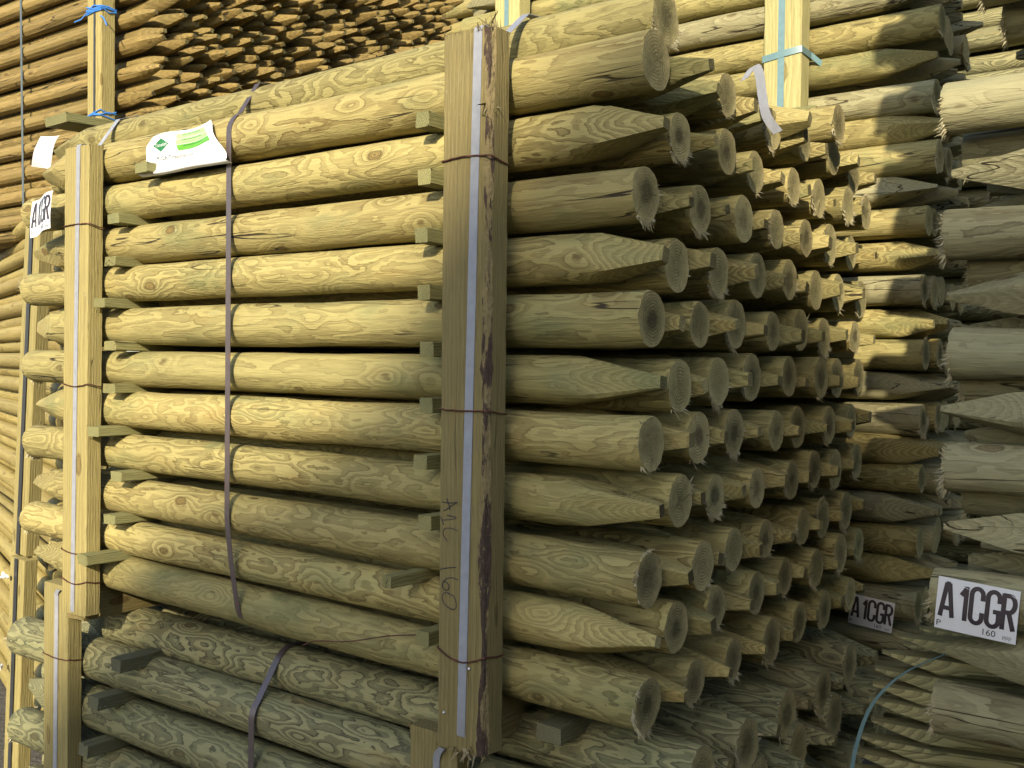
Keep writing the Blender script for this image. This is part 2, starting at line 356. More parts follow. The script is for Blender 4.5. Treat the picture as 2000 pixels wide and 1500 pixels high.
def tube_mesh(name, pts, r, mat, sides=7, closed=False):
    P = [V(p) for p in pts]; vs_, fs = [], []; n = len(P)
    up = V((.13, .21, .97))
    for i, p in enumerate(P):
        t = ((P[(i + 1) % n] - P[i - 1]) if closed else (P[min(i + 1, n - 1)] - P[max(i - 1, 0)])).normalized()
        a = t.cross(up).normalized(); b = t.cross(a)
        for j in range(sides):
            th = 2 * math.pi * j / sides; vs_.append(tuple(p + a * r * math.cos(th) + b * r * math.sin(th)))
    for i in range(n if closed else n - 1):
        for j in range(sides):
            k = (j + 1) % sides; i2 = (i + 1) % n; fs.append((i * sides + j, i * sides + k, i2 * sides + k, i2 * sides + j))
    if not closed: fs += [tuple(range(sides))[::-1], tuple((n - 1) * sides + j for j in range(sides))]
    me = bpy.data.meshes.new(name); me.from_pydata(vs_, [], fs); return finish(me, [mat], 60)
def smooth_path(pts, n=6):
    P = [V(p) for p in pts]; out = []
    for i in range(len(P) - 1):
        p0, p1, p2, p3 = P[max(i - 1, 0)], P[i], P[i + 1], P[min(i + 2, len(P) - 1)]
        for k in range(n):
            t = k / n; out.append(.5 * ((2 * p1) + (p2 - p0) * t + (2 * p0 - 5 * p1 + 4 * p2 - p3) * t * t + (3 * p1 - p0 - 3 * p2 + p3) * t ** 3))
    out.append(P[-1]); return out
def arc(cy, cz, r, a0, a1, n=8):
    return [(cy + r * math.cos(math.radians(a0 + (a1 - a0) * i / n)), cz + r * math.sin(math.radians(a0 + (a1 - a0) * i / n))) for i in range(n + 1)]

# ------------------------------------------------------------------ ground and the unseen shed added to cast shade
def sheet(name, x0, x1, y0, y1, z, mat):
    me = bpy.data.meshes.new(name); me.from_pydata([(x0, y0, z), (x1, y0, z), (x1, y1, z), (x0, y1, z)], [], [(0, 1, 2, 3)]); me.materials.append(mat)
    return link(name, me)
s = N('yard_gravel'); n = s.noise(s.tc, 30, 5., .7)
col = s.mix(n, (.05, .045, .035), (.15, .135, .11)); s.bump(n, .02); gm = s.out(col, .95, .1)
tag(sheet('ground', -150, 150, -150, 150, 0, gm), kind='structure')

def shadow_shed():  # made-up building out of view, there to keep sun off the stacks
    root = bpy.data.objects.new('added_shadow_shed', None); C.objects.link(root)
    tag(root, 'unseen made-up shed behind the viewer, added to cast shade on the stacks', 'shed')
    t = 13.0; o = V((.42, -1, .5)) * t + V((0, 1.6, H))
    wall = plainmat('shadow_shed_board', (.30, .27, .22), .8, sc=3, var=.4); roofm = plainmat('shadow_shed_roof_sheet', (.20, .21, .21), .6, sc=4, var=.3)
    def box(name, x0, x1, y0, y1, z0, z1, mat, dz=0.):
        me = bpy.data.meshes.new(name); v = []
        for y in (y0, y1):
            v += [(x0, y, z0), (x1, y, z0), (x1, y, z1), (x0, y, z1 + dz)]
        me.from_pydata(v, [], [(0, 1, 2, 3), (7, 6, 5, 4), (0, 3, 7, 4), (1, 5, 6, 2), (3, 2, 6, 7), (0, 4, 5, 1)]); me.materials.append(mat)
        return link(name, me, root)
    ox, oy, oz = o
    prof = [(-2.72, None), (-2.70, -1.0), (-2.42, -.55), (-1.85, -.33), (-1.55, -.10), (-1.12, .46), (-.98, .60), (12., .60), (12., None)]  # outline follows the wanted shadow edge on the stack front
    # end wall of the added shed, its roofline stepped to shape the shadow, 5 m deep
    pv = [(ox + x, (oz + z) if z is not None else 0.) for x, z in prof]; n = len(pv); v, f = [], []
    for y in (oy, oy - 5.): v += [(x, y, z) for x, z in pv]
    me = bpy.data.meshes.new('wall'); me.from_pydata(v, [], [tuple(range(n)), tuple(range(n, 2 * n))[::-1], (0, n, n + 1, 1), (n - 2, 2 * n - 2, 2 * n - 1, n - 1)]); me.materials.append(wall); link('wall', me, root)
    for i in range(1, n - 2):
        (xa, za), (xb, zb) = pv[i], pv[i + 1]; me = bpy.data.meshes.new('roof'); e = .06
        me.from_pydata([(xa, oy + .05, za + .002), (xb, oy + .05, zb + .002), (xb, oy - 5.1, zb + .002), (xa, oy - 5.1, za + .002), (xa, oy + .05, za + e), (xb, oy + .05, zb + e), (xb, oy - 5.1, zb + e), (xa, oy - 5.1, za + e)],
                       [], [(0, 1, 5, 4), (4, 5, 6, 7), (1, 2, 6, 5), (2, 3, 7, 6), (3, 0, 4, 7), (0, 3, 2, 1)]); me.materials.append(roofm); link('roof', me, root)
shadow_shed()

# ------------------------------------------------------------------ pole variants
PM = [M['post'], M['post_end'], M['fibre']]
VAR = [pole_mesh('round_post', 2.26, .052, 100 + i, [M['post2'] if i % 3 == 1 else M['post'], M['post_end'], M['fibre']], tip=.19 + .02 * (i % 3), fray=(90, 0, 150, 16, 0, 70, 6, 110, 28, 10)[i]) for i in range(10)]
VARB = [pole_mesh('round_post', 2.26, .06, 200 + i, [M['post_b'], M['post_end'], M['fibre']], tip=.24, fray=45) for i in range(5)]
VARR = [pole_mesh('round_post', 2.26, .052, 300 + i, [M['post_r'], M['post_end'], M['fibre']], tip=.24, tipw=.007, fray=220, bumps=.0022) for i in range(6)]

EXTRA = []
def post(me, A, B, r, flip, roll, where, r0=.052, group=None, tips=None, extra=False):
    if extra:
        a, b = wz(A), wz(B); mt = (frame(b, a, roll) if flip else frame(a, b, roll)) @ Matrix.Diagonal(((b - a).length / 2.26, r / r0, r / r0, 1))
        EXTRA.append((me, mt)); return
    o = place('round_post', me, A, B, r, r0, roll, flip)
    kind = tips or ('pointed' if flip else 'blunt sawn')
    return tag(o, kind + ' ' + where, 'fence post', group)

# ------------------------------------------------------------------ main stack
ZR = [.572, .452, .325, .208, .087, -.030, -.148, -.272, -.405, -.520, -.643]
ZL = [.570, .452, .332, .217, .098, -.020, -.142, -.258, -.385, -.502, -.606]
RAD = [.057, .053, .053, .051, .054, .050, .052, .051, .052, .050, .052]
NR = 14
for i in range(11):
    for k in range(NR):
        flip = (i + k) % 2 == 1
        if i == 0 and k in (2, 3, 4): flip = k != 3
        jz = 0 if k == 0 else R.uniform(-.011, .007); jy = 0 if k == 0 else R.uniform(-.010, .010)
        if i == 0 and k > 8: jz -= .01
        Y = 1.687 + .1 * k + jy
        xr = -.891 + R.uniform(-.014, .014) + (.024 if flip else 0); xl = -3.14 + R.uniform(-.02, .02) + (.065 if flip else 0.075) + (.05 if i == 0 and k == 0 else 0)
        if k == 0: xr = -.893 + (.022 if flip else 0) + (-.02 if i == 2 else 0)
        if i == 0 and k == 1: xr += .035
        rad = RAD[i] if k == 0 else R.uniform(.045, .056)
        roll = R.uniform(-.35, .35) if flip else R.uniform(-.9, .9)
        if k == 0 and flip: roll = {1: .10, 3: .28, 5: .1, 7: -.15, 9: .38}[i]
        post(VAR[(i * 3 + k * 7 + R.randrange(3)) % 10], (xl, Y, ZL[i] + jz), (xr, Y + R.uniform(-.006, .006), ZR[i] + jz), rad, flip, roll,
             'post end, %s layer down, %s back in the strapped stack' % (ORD[i], ORD[k]), group='fence posts of the strapped stack')
# posts lying on top of the stack
post(VAR[2], (-3.05, 1.742, .655), (-.904, 1.742, .671), .055, False, .6, 'post lying in the hollow along the top front edge', group='posts laid on top of the strapped stack')
post(VAR[5], (-3.0, 2.61, .628), (-.85, 2.61, .634), .048, False, 1.2, 'post loose on top near the pale upright', group='posts laid on top of the strapped stack')
post(VAR[1], (-3.0, 2.32, .632), (-.83, 2.34, .588), .050, True, .5, 'post loose on top beside the loose silver strap', group='posts laid on top of the strapped stack')

# ------------------------------------------------------------------ lower stack
k0 = 0
LOWZ = [-.905, -1.052, -1.197, -1.335]
for i, z in enumerate(LOWZ):
    for k in range(11):
        if i == 3 and k > 3: continue
        Y = 1.715 + .124 * k + (R.uniform(-.01, .01) if k else 0)
        flip = (i + k) % 2 == 0
        dz = R.uniform(-.010, .010) if k else 0
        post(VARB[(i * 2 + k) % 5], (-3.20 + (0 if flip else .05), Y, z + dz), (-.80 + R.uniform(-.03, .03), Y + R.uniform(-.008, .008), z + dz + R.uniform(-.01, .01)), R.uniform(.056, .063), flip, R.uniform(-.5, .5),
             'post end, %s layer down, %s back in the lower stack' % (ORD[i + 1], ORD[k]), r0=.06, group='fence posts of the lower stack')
for k in range(10):
    Y = 1.785 + .124 * k + (0 if k == 0 else R.uniform(-.01, .01)); flip = k % 2 == 1
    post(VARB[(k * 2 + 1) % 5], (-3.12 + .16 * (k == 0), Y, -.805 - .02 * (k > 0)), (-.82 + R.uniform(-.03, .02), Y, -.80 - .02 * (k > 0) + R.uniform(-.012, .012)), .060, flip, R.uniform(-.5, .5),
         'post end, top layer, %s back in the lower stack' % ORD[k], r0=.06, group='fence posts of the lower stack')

# ------------------------------------------------------------------ stack behind (right)
DZ = [1.83, 1.725, 1.62, 1.515, 1.41, 1.305, 1.195, 1.085, .985, .868, .765, .665, .570, .468, .360, .252, .145, .042, -.058, -.160, -.258, -.355, -.450, -.545, -.65, -.76, -.87, -.98, -1.085, -1.19]
for i, z in enumerate(DZ):
    deep = 5 if 6 <= i < 24 else (3 if i >= 24 else 2)
    for k in range(deep):
        flip = i % 2 == 0
        Y = 3.34 + .103 * k + R.uniform(-.006, .006)
        post((VAR + VARR)[(i * 5 + k * 3) % 16], (-2.70 + R.uniform(-.03, .03), Y, z + R.uniform(-.006, .006)),
             (-.785 + R.uniform(-.025, .025) + (.03 if flip else 0), Y, z + R.uniform(-.008, .008)), R.uniform(.045, .052), flip, R.uniform(-.6, .6),
             'post end, %s layer down, %s back in the stack behind' % (ORD[i], ORD[k]), group='fence posts of the stack behind', extra=k > 1 or (k == 1 and not 7 < i < 22) or i > 25 or i < 2)

# ------------------------------------------------------------------ right-hand stack
RZ = [1.02, .90, .785, .675, .533, .400, .275, .150, .033, -.083, -.200, -.325, -.462, -.575, -.700]
for i, z in enumerate(RZ):
    for k in range(6):
        if i == 3 and k < 1: continue
        if i < 2 and k > 3: continue
        if i > 12 and k > 0: continue
        flip = (i + k) % 2 == 0
        Y = 2.2 + .108 * k + R.uniform(-.006, .006); sx = R.uniform(-.015, .015) + (.02 if k else 0) + (.06 if i < 4 and k < 3 else (.14 if i < 5 and k > 2 else 0))
        zz = z + (.058 if k % 2 else 0) + (R.uniform(-.008, .008) if k else 0)
        rad = .051 if k == 0 else R.uniform(.048, .055)
        roll = R.uniform(-.5, .5)
        # here the left ends are in view, so "flip" puts the blunt end at the left
        where = 'post end, %s layer down, %s back in the right-hand stack' % (ORD[i], ORD[k])
        if k > 2:
            post(VARR[(i * 2 + k * 5) % 6], (-.487 + sx, Y, zz), (1.78, Y, zz), rad, flip, roll, '', extra=True); continue
        o = place('round_post', VARR[(i * 2 + k * 5) % 6], (-.487 + sx, Y, zz), (1.78, Y, zz + R.uniform(-.005, .005)), rad, .052, roll, flip)
        tag(o, ('blunt frayed ' if flip else 'pointed ') + where, 'fence post', 'fence posts of the right-hand stack')

for i in range(9):
    for k in range(5):
        zz = 1.135 + .112 * i; Y = 2.2 + .108 * k
        post(VARR[(i + k) % 6], (-.47 + (.13 if k > 2 else 0) + R.uniform(-.02, .02), Y, zz), (1.78, Y, zz), .054, (i + k) % 2 == 0, .2, '', extra=True)
vv, ff, mm = [], [], []
for me, mt in EXTRA:
    n0 = len(vv); vv += [tuple(mt @ v.co) for v in me.vertices]; ff += [tuple(n0 + a for a in p.vertices) for p in me.polygons]; mm += [p.material_index for p in me.polygons]
me = bpy.data.meshes.new('more_round_posts'); me.from_pydata(vv, [], ff); finish(me, [M['post_r'], M['post_end'], M['fibre']])
me.polygons.foreach_set('material_index', mm)
tag(link('more_round_posts', me), 'remaining round posts deeper in the stack behind and the right-hand stack', 'fence posts', kind='stuff')

# ------------------------------------------------------------------ flat-topped half round stakes, low right
def half_mesh(name, L, wd, ht, seed):
    q = random.Random(seed); vs_, fs = [], []
    tip = .17; xs = [-L / 2 + tip * t for t in (0, .1, .25, .45, .7, .9, 1.05)] + [-L / 2 + tip * 1.05 + (L - tip * 1.05) * i / 12 for i in range(1, 13)]
    n = 13
    for x in xs:
        t = min(1., (x + L / 2) / tip); hw = wd / 2 * (.30 + .70 * t); hh = ht * (.07 + .93 * min(1, t * 1.15))
        for j in range(n):
            a = math.pi * j / (n - 1)
            y = math.cos(a) * wd / 2; z = -math.sin(a) * ht
            z = -ht * abs(math.sin(a)) ** .55; y = max(-hw, min(hw, y)); z = max(z, -hh)
            vs_.append((x, y + .0008 * q.uniform(-1, 1), z + .0008 * q.uniform(-1, 1)))
    for i in range(len(xs) - 1):
        for j in range(n):
            k = (j + 1) % n; fs.append((i * n + j, i * n + k, (i + 1) * n + k, (i + 1) * n + j))
    fs += [tuple(range(n))[::-1], tuple((len(xs) - 1) * n + j for j in range(n))]
    me = bpy.data.meshes.new(name); me.from_pydata(vs_, [], fs); bmesh_fix(me); return finish(me, [M['half'], M['post_end']], 24)
def bmesh_fix(me):
    b = bmesh.new(); b.from_mesh(me); bmesh.ops.recalc_face_normals(b, faces=b.faces); b.to_mesh(me); b.free()
HV = [half_mesh('half_round_stake', 1.65, .098, .041, i) for i in range(4)]
SZ = [-.598, -.640, -.680, -.716, -.752, -.800, -.842, -.880, -.920, -.960, -1.0]
SX = [-.60, -.635, -.645, -.665, -.664, -.671, -.688, -.707, -.72, -.73, -.74]
for i, (z, x) in enumerate(zip(SZ, SX)):
    for k in range(2):
        A = V((x + R.uniform(-.012, .012) + .02 * k, 2.33 + .10 * k, z)); B = A + V((.963, .27, R.uniform(-.004, .004))) * 1.65
        o = place('half_round_stake', HV[(i + k) % 4], A, B, .05, .05, R.uniform(-.05, .05), False, L0=1.65)
        tag(o, 'flat-topped half round stake, %s down, %s back beside the turquoise strap' % (ORD[i], ORD[k]), 'stake', 'half round stakes in the low right pack')

# ------------------------------------------------------------------ top left pile of brown pointed stakes
def stake_mesh(name, L, r, seed, sides, mats, tip=.125):
    return pole_mesh(name, L, r, seed, mats, sides=sides, tip=tip, tipw=.008, fray=0, bumps=.0006)
SL = 1.75
def stake_small(seed, sides=12):
    q = random.Random(seed); L, r = SL, .034; vs_, fs, mi = [], [], []
    tip = q.uniform(.13, .19); xs = [L / 2 - t for t in (0, tip * .25, tip * .5, tip * .72, tip * .92, tip * 1.12)] + [L / 2 - tip * 1.12 - (L - tip * 1.12) * i / 5 for i in range(1, 6)]
    ph0 = q.uniform(0, 1.5)
    for x in xs:
        for j in range(sides):
            a = 2 * math.pi * j / sides; rr = r
            for k in range(4):
                c = math.cos(a - ph0 - k * math.pi / 2)
                if c > .05: rr = min(rr, (.0085 + (L / 2 - x) / tip * (r - .0085) * 1.05) / c)
            vs_.append((x, rr * math.cos(a), rr * math.sin(a)))
    for i in range(len(xs) - 1):
        for j in range(sides):
            k = (j + 1) % sides; fs.append((i * sides + k, i * sides + j, (i + 1) * sides + j, (i + 1) * sides + k)); mi.append(0)
    c = len(vs_); vs_.append((L / 2 + .002, 0, 0))
    for j in range(sides): fs.append((j, (j + 1) % sides, c)); mi.append(1)
    fs.append(tuple((len(xs) - 1) * sides + j for j in range(sides))[::-1]); mi.append(1)
    for _ in range(7):
        a = q.uniform(0, 6.28); e = V((0, math.cos(a), math.sin(a))); t = V((0, -math.sin(a), math.cos(a))); b = V((L / 2, 0, 0)) + e * .008
        d = (V((1, 0, 0)) * q.uniform(.2, 1) + e * q.uniform(.1, .8)) * q.uniform(.004, .012); n0 = len(vs_)
        vs_ += [tuple(b - t * .0018), tuple(b + t * .0018), tuple(b + d)]; fs += [(n0, n0 + 1, n0 + 2)]; mi += [1]
    me = bpy.data.meshes.new('pointed_stake'); me.from_pydata(vs_, [], fs); finish(me, [M['stake'], M['stake_end']], 26)
    for p, k in zip(me.polygons, mi): p.material_index = k
    return me
SV = [stake_small(400 + i) for i in range(9)]
lst = []
for i in range(30):
    z = 2.09 - i * .0525
    for k in range(21):
        Y = 2.37 + .088 * k + (.044 if i % 2 else 0)
        zz = z
        # what the posts in front bury can be left out
        need = k < 3 or zz > .80 + (Y - 2.37) * .30
        if zz < .72 and k > 2: need = False
        if need: lst.append((Y, zz, i, k))
def size_key(e): Y, z, i, k = e; return math.hypot(Y, 3.4)
vis = sorted([e for e in lst if e[1] < .98 + (e[0]) * .26 + .15 and (e[3] < 2 or e[1] > .86)], key=size_key)
near = set((e[2], e[3]) for e in vis[:300]); rest_v, rest_f, rest_m = [], [], []
for Y, z, i, k in lst:
    A = V((-3.4 - SL + R.uniform(-.02, .02), Y + R.uniform(-.004, .004), z + R.uniform(-.006, .006)))
    B = V((-3.40 + R.uniform(-.06, .05), Y + R.uniform(-.008, .008), z + R.uniform(-.007, .007)))
    me = SV[(i * 7 + k * 5 + R.randrange(4)) % 9]; roll = R.uniform(0, 6.28)
    if (i, k) in near:
        o = place('pointed_stake', me, A, B, R.uniform(.0295, .0345), .034, roll, False, L0=SL)
        tag(o, 'brown pointed stake, %s layer from the top, %s back in the top left pile' % (ORD[i], ORD[k]), 'stake', 'pointed stakes of the top left pile')
    else:
        mt = frame(wz(A), wz(B), roll); n0 = len(rest_v)
        rest_v += [tuple(mt @ v.co) for v in me.vertices]
        rest_f += [tuple(n0 + a for a in p.vertices) for p in me.polygons]; rest_m += [p.material_index for p in me.polygons]
me = bpy.data.meshes.new('more_pointed_stakes'); me.from_pydata(rest_v, [], rest_f)
# grain runs along the world x axis here, so the object coordinates still follow it
finish(me, [M['stake'], M['stake_end']], 26)
for p, k in zip(me.polygons, rest_m): p.material_index = k
tag(link('more_pointed_stakes', me), 'remaining brown pointed stakes further up and back in the top left pile', 'stakes', kind='stuff')

# ------------------------------------------------------------------ yellow rails at the far left (two packs, turned a little)
RM = [M['rail'], M['stake_end'], M['fibre']]
RV = []
for i in range(5):
    me = pole_mesh('round_rail', 1.8, .036, 500 + i, RM, sides=20, tip=.05, tipw=.026, fray=0, bumps=.0008); RV.append(me)
fd = V((-.942, .334, 0)).normalized(); fn = V((-fd.y, fd.x, 0)); fn = fn if fn.y > 0 else -fn   # along the rails, and into the pack
def railpack(o, ztop, zbot, lean, which):
    z = ztop; i = 0
    while z > zbot:
        for k in range(3):
            sh = (o[2] - z) * lean
            off = (.036 if i % 2 else 0)
            st = V((o[0], o[1], z)) + fd * (sh + R.uniform(-.01, .02)) + fn * (off + .074 * k + R.uniform(-.003, .003))
            A = st + fd * 2.6; ob = place('round_rail', RV[(i + k * 2) % 5], A, st, R.uniform(.033, .037), .036, R.uniform(0, 6), i % 3 == 0, L0=1.8)
            tag(ob, 'yellow round rail, %s down, %s back in the %s rail pack' % (ORD[i], ORD[k], which), 'rail', 'rails of the %s pack at far left' % which)
        z -= .0575; i += 1
railpack((-3.44, 2.02, .5), .575, -.66, .10, 'upper')
railpack((-3.56, 2.02, -.7), -.76, -1.55, .07, 'lower')

# ------------------------------------------------------------------ piles added to block sky in the gaps and on the right
def pile(name, x0, x1, y0, y1, z0, z1, r, label, mat):
    """closely stacked round poles along x, one mesh"""
    vs_, fs = [], []; q = random.Random(int(x0 * 7 + y0 * 3)); z = z0 + r; row = 0
    while z < z1:
        y = y0 + r + (r if row % 2 else 0); ny = 0
        while y < y1:
            inner = y0 + 5 * r < y < y1 - 5 * r and z < z1 - 5 * r and row % 1 == 0
            a_, b_ = x0 + q.uniform(-.04, .04), x1 + q.uniform(-.04, .04); n0 = len(vs_); rr = r * q.uniform(.88, .99); s8 = 8
            for x in (a_, b_):
                for j in range(s8): vs_.append((x, y + rr * math.cos(j * math.pi / 4), z + H + rr * math.sin(j * math.pi / 4)))
            fs += [(n0 + j, n0 + s8 + j, n0 + s8 + (j + 1) % s8, n0 + (j + 1) % s8) for j in range(s8)]
            fs += [tuple(n0 + j for j in range(s8)), tuple(n0 + s8 + j for j in range(s8))[::-1]]
            y += 2 * r
        z += 1.78 * r; row += 1
    me = bpy.data.meshes.new(name); me.from_pydata(vs_, [], fs); finish(me, [M[mat]], 50)
    tag(link(name, me), label, 'added timber pile', kind='stuff')
pile('added_timber_pile', -7.0, -2.2, 5.2, 5.9, -1.75, 3.3, .06, 'added timber pile blocking sky in the gap between brown stakes and posts', 'post')  # invented backdrop, keeps bright sky out of the left gap
pile('added_timber_pile', -2.6, 1.9, 4.7, 5.1, -1.75, 3.0, .055, 'added dark round poles beyond the stack behind, blocking sky along the gap', 'post_b')  # invented backdrop in darker wood, so the right gap stays dark
pile('added_timber_pile', 1.02, 3.0, -1.4, 1.75, -1.75, .10, .07, 'unseen timber pile added right of the viewer to cut sky light', 'post_r')  # out of view, put in to hold back sky light from the right

# ------------------------------------------------------------------ uprights
U = []
def upright(name, x0, x1, y, z0, z1, dep, mat, seed, label, dx0=0., group=None, **kw):
    xc = (x0 + x1) / 2; wd = x1 - x0
    # width runs along world x, thickness along world y
    return timber(name, (xc + dx0, y + dep / 2, z0), (xc, y + dep / 2, z1), wd, dep, mat, seed, label, 'timber upright', group, seg=60, **kw)
# frame(): x axis up, so local z points to -(world y) side: the waney corner is at local (-y, +z)
upright('support_upright', -1.293, -1.175, 1.545, -.768, .652, .060, 'sawn_dark', 3,
        'big brown upright with bark edge and silver strap in front of the strapped stack', chamfer=.016, bark=True, group='uprights of the strapped stack', splinter=40)
mainpost = bpy.data.objects['support_upright']
upright('support_upright', -2.725, -2.603, 1.578, -.726, .602, .045, 'sawn', 4,
        'yellow sawn upright with silver strap at left end of the strapped stack', dx0=-.012, group='uprights of the strapped stack', splinter=20)
upright('support_upright', -2.885, -2.755, 1.607, -1.70, -.665, .045, 'sawn', 5, 'yellow upright below left, at left end of the lower stack', group='uprights of the lower stack')
upright('support_upright', -1.422, -1.292, 1.607, -1.70, -.775, .045, 'sawn_dark', 6, 'short brown upright top behind the foot of the big brown upright', group='uprights of the lower stack', splinter=20)
upright('support_upright', -1.292, -1.165, 3.19, .815, 1.75, .075, 'sawn_pale', 7, 'pale upright crossed by turquoise straps, in front of the stack behind', dx0=0, group='uprights of the stack behind')
upright('support_upright', -2.41, -2.292, 3.19, .90, 1.75, .075, 'sawn_pale', 8, 'pale upright seen just above the bark-edged upright', group='uprights of the stack behind')
upright('support_upright', -3.742, -3.645, 2.26, .945, 1.95, .06, 'sawn', 9, 'narrow yellow upright bound with blue twine beside the brown stakes', group='uprights of the brown stake pile')
for (p, q_, lab, sd_) in (((-3.50, 1.93, .47), (-3.63, 1.95, -.72), 'leaning upright with black strap on the upper rail pack', 10), ((-3.60, 1.93, -.73), (-3.69, 1.95, -1.6), 'leaning upright with black strap on the lower rail pack', 11)):
    timber('support_upright', q_, p, .10, .05, 'sawn', sd_, lab, 'timber upright', 'leaning uprights of the rail packs', seg=30)
    a, b = wz(p), wz(q_)
    tag(link('strap', ribbon_mesh('strap', [b + V((.0, -.03, 0)), a + V((0, -.03, 0))], .022, (1, 0, 0), M['strap_black'])), 'black strap down the ' + lab[:14].replace('leaning', 'leaning') + (', upper rail pack' if sd_ == 10 else ', lower rail pack'), 'strap', 'black straps of the rail packs')

# nails and handwriting on the big upright
def stroke(pts, nm, parent, y, r=.0011):
    P = [wz((x, y, z)) for x, z in pts]; o = link(nm, tube_mesh(nm, smooth_path(P, 4), r, M['pencil'], 5)); o.parent = parent; o.matrix_parent_inverse = parent.matrix_world.inverted(); return o
def hw(px, py):   # a spot on the front face, from its left edge and its top, in metres
    return (-1.338 + px, -.30 + py)
yf = 1.5445
S_ = .00098
def HW(pts):      # strokes read off the photographed face: 5 units to a photograph pixel
    return [(-1.293 + (x - 88) / 5 * .00130, -.270 - (y - 280) / 5 * .00103) for x, y in pts]
for g in ([[(160, 280), (185, 345), (190, 385)], [(112, 318), (190, 318), (262, 303)], [(262, 303), (200, 350), (132, 402)]],
          [[(165, 440), (240, 448), (250, 460), (185, 480), (118, 492)], [(95, 465), (115, 490), (132, 540)]],
          [[(268, 580), (215, 562), (150, 570), (128, 610), (140, 655), (168, 692)]],
          [[(105, 975), (180, 950), (260, 930)]],
          [[(278, 1052), (220, 1040), (160, 1062), (128, 1110), (135, 1160), (175, 1170), (190, 1130), (165, 1092), (130, 1095)]],
          [[(200, 1195), (145, 1200), (125, 1250), (150, 1310), (215, 1345), (260, 1330), (262, 1270), (235, 1215), (180, 1200)]]):
    me_v = []
    for st_ in g: stroke(HW(st_), 'handwritten_letter', mainpost, yf)
for x, z in ((-1.275, -.70), (-1.212, -.60)):
    b = bmesh.new(); bmesh.ops.create_uvsphere(b, u_segments=8, v_segments=6, radius=.0038); me = bpy.data.meshes.new('nail'); b.to_mesh(me); b.free(); me.materials.append(M['steel'])
    o = link('nail', me); o.parent = mainpost; o.matrix_parent_inverse = mainpost.matrix_world.inverted(); o.location = wz((x, 1.544, z))
# torn splinters at the top corner and foot of the big upright
def splinters(c, n, sx, sz, dirz, seed):
    q = random.Random(seed); vs_, fs = [], []
    for _ in range(n):
        b = wz((c[0] + q.uniform(-sx, sx), c[1] + q.uniform(-.012, .02), c[2] + q.uniform(-sz, sz)))
        d = V((q.uniform(-.6, .6), q.uniform(-.8, .2), dirz * q.uniform(.2, 1.2))).normalized() * q.uniform(.010, .034); wv = V((q.uniform(-1, 1), q.uniform(-1, 1), .2)).normalized() * q.uniform(.0015, .005)
        n0 = len(vs_); vs_ += [tuple(b - wv), tuple(b + wv), tuple(b + d + wv * .3), tuple(b + d - wv * .2), tuple(b + V((0, .003, 0)))]
        fs += [(n0, n0 + 1, n0 + 2, n0 + 3), (n0 + 1, n0 + 4, n0 + 2), (n0 + 4, n0, n0 + 3)]
    me = bpy.data.meshes.new('splinters'); me.from_pydata(vs_, [], fs); finish(me, [M['cambium']], 30)
    o = link('torn_splinters', me); o.parent = mainpost; o.matrix_parent_inverse = mainpost.matrix_world.inverted(); o['kind'] = 'stuff'; return o
splinters((-1.192, 1.56, .648), 22, .016, .014, 1, 1); splinters((-1.215, 1.55, -.760), 26, .03, .01, -1, 2); splinters((-1.192, 1.55, .49), 9, .008, .02, -.6, 3)

# ------------------------------------------------------------------ stickers (battens between the layers), bearers, boards
def batten(x, z, y0, y1, wd, ht, label, seed, mat='batten', dx=0., dz=0., group=None, cat='batten'):
    return timber('batten' if cat == 'batten' else cat, (x, y0, z), (x + dx, y1, z + dz), wd, ht, mat, seed, label, cat, group, seg=10, splinter=3)
SR = [(-1.386, .508), (-1.379, .388), (-1.386, .267), (-1.377, .148), (-1.369, .029), (-1.369, -.088), (-1.383, -.207), (-1.37, -.334), (-1.36, -.458), (-1.374, -.578)]
for i, (x, z) in enumerate(SR):
    if i == 8:
        batten(-1.445, -.462, 1.555, 3.0, .030, .026, 'batten sticking far out at a slant left of the big upright', 60 + i, dx=.14, dz=.0, group='battens by the big upright'); continue
    batten(x, z, 1.588, 3.0, .036, .031, 'green batten end left of the big upright, below the %s layer' % ORD[i], 60 + i, dx=.02, group='battens by the big upright')
SLf = [(-2.363, .510, 1.58), (-2.52, .390, 1.60), (-2.535, .273, 1.6), (-2.569, .158, 1.59), (-2.531, .039, 1.6), (-2.538, -.08, 1.6), (-2.575, -.200, 1.575), (-2.502, -.322, 1.6), (-2.536, -.445, 1.6), (-2.585, -.556, 1.55)]
for i, (x, z, y) in enumerate(SLf):
    batten(x, z, y, 3.0, .055, .027, 'yellow-green batten right of the left upright, below the %s layer' % ORD[i], 80 + i, mat='batten', dx=.10 if i == 9 else .02, group='battens by the left upright')
for i, (x, z) in enumerate(((-2.50, -.846), (-2.61, -.975), (-2.66, -1.122))):
    batten(x, z, 1.60, 2.9, .05, .036, 'dark wet batten end on the lower stack, %s down' % ORD[i], 95 + i, mat='batten_wet', dx=.03, group='battens of the lower stack')
batten(-1.10, -.738, 1.66, 3.0, .058, .034, 'dark batten lying on the lower stack right of the big upright', 99, mat='batten_wet', dx=.03, group='battens of the lower stack')
timber('bearer', (-1.262, 1.61, -.732), (-1.262, 3.0, -.732), .075, .10, 'sawn_dark', 21, 'thick dark bearer under the strapped stack behind the big upright', 'bearer', 'bearers under the strapped stack', seg=12)
timber('bearer', (-2.70, 1.60, -.702), (-2.70, 3.0, -.702), .085, .095, 'sawn_dark', 22, 'thick bearer under the strapped stack at the left upright', 'bearer', 'bearers under the strapped stack', seg=12)
timber('board', (-3.49, 1.985, .868), (-3.44, 3.2, .905), .155, .032, 'batten', 23, 'greenish board jutting out under the brown stakes above the left upright', 'board', seg=20, splinter=10)
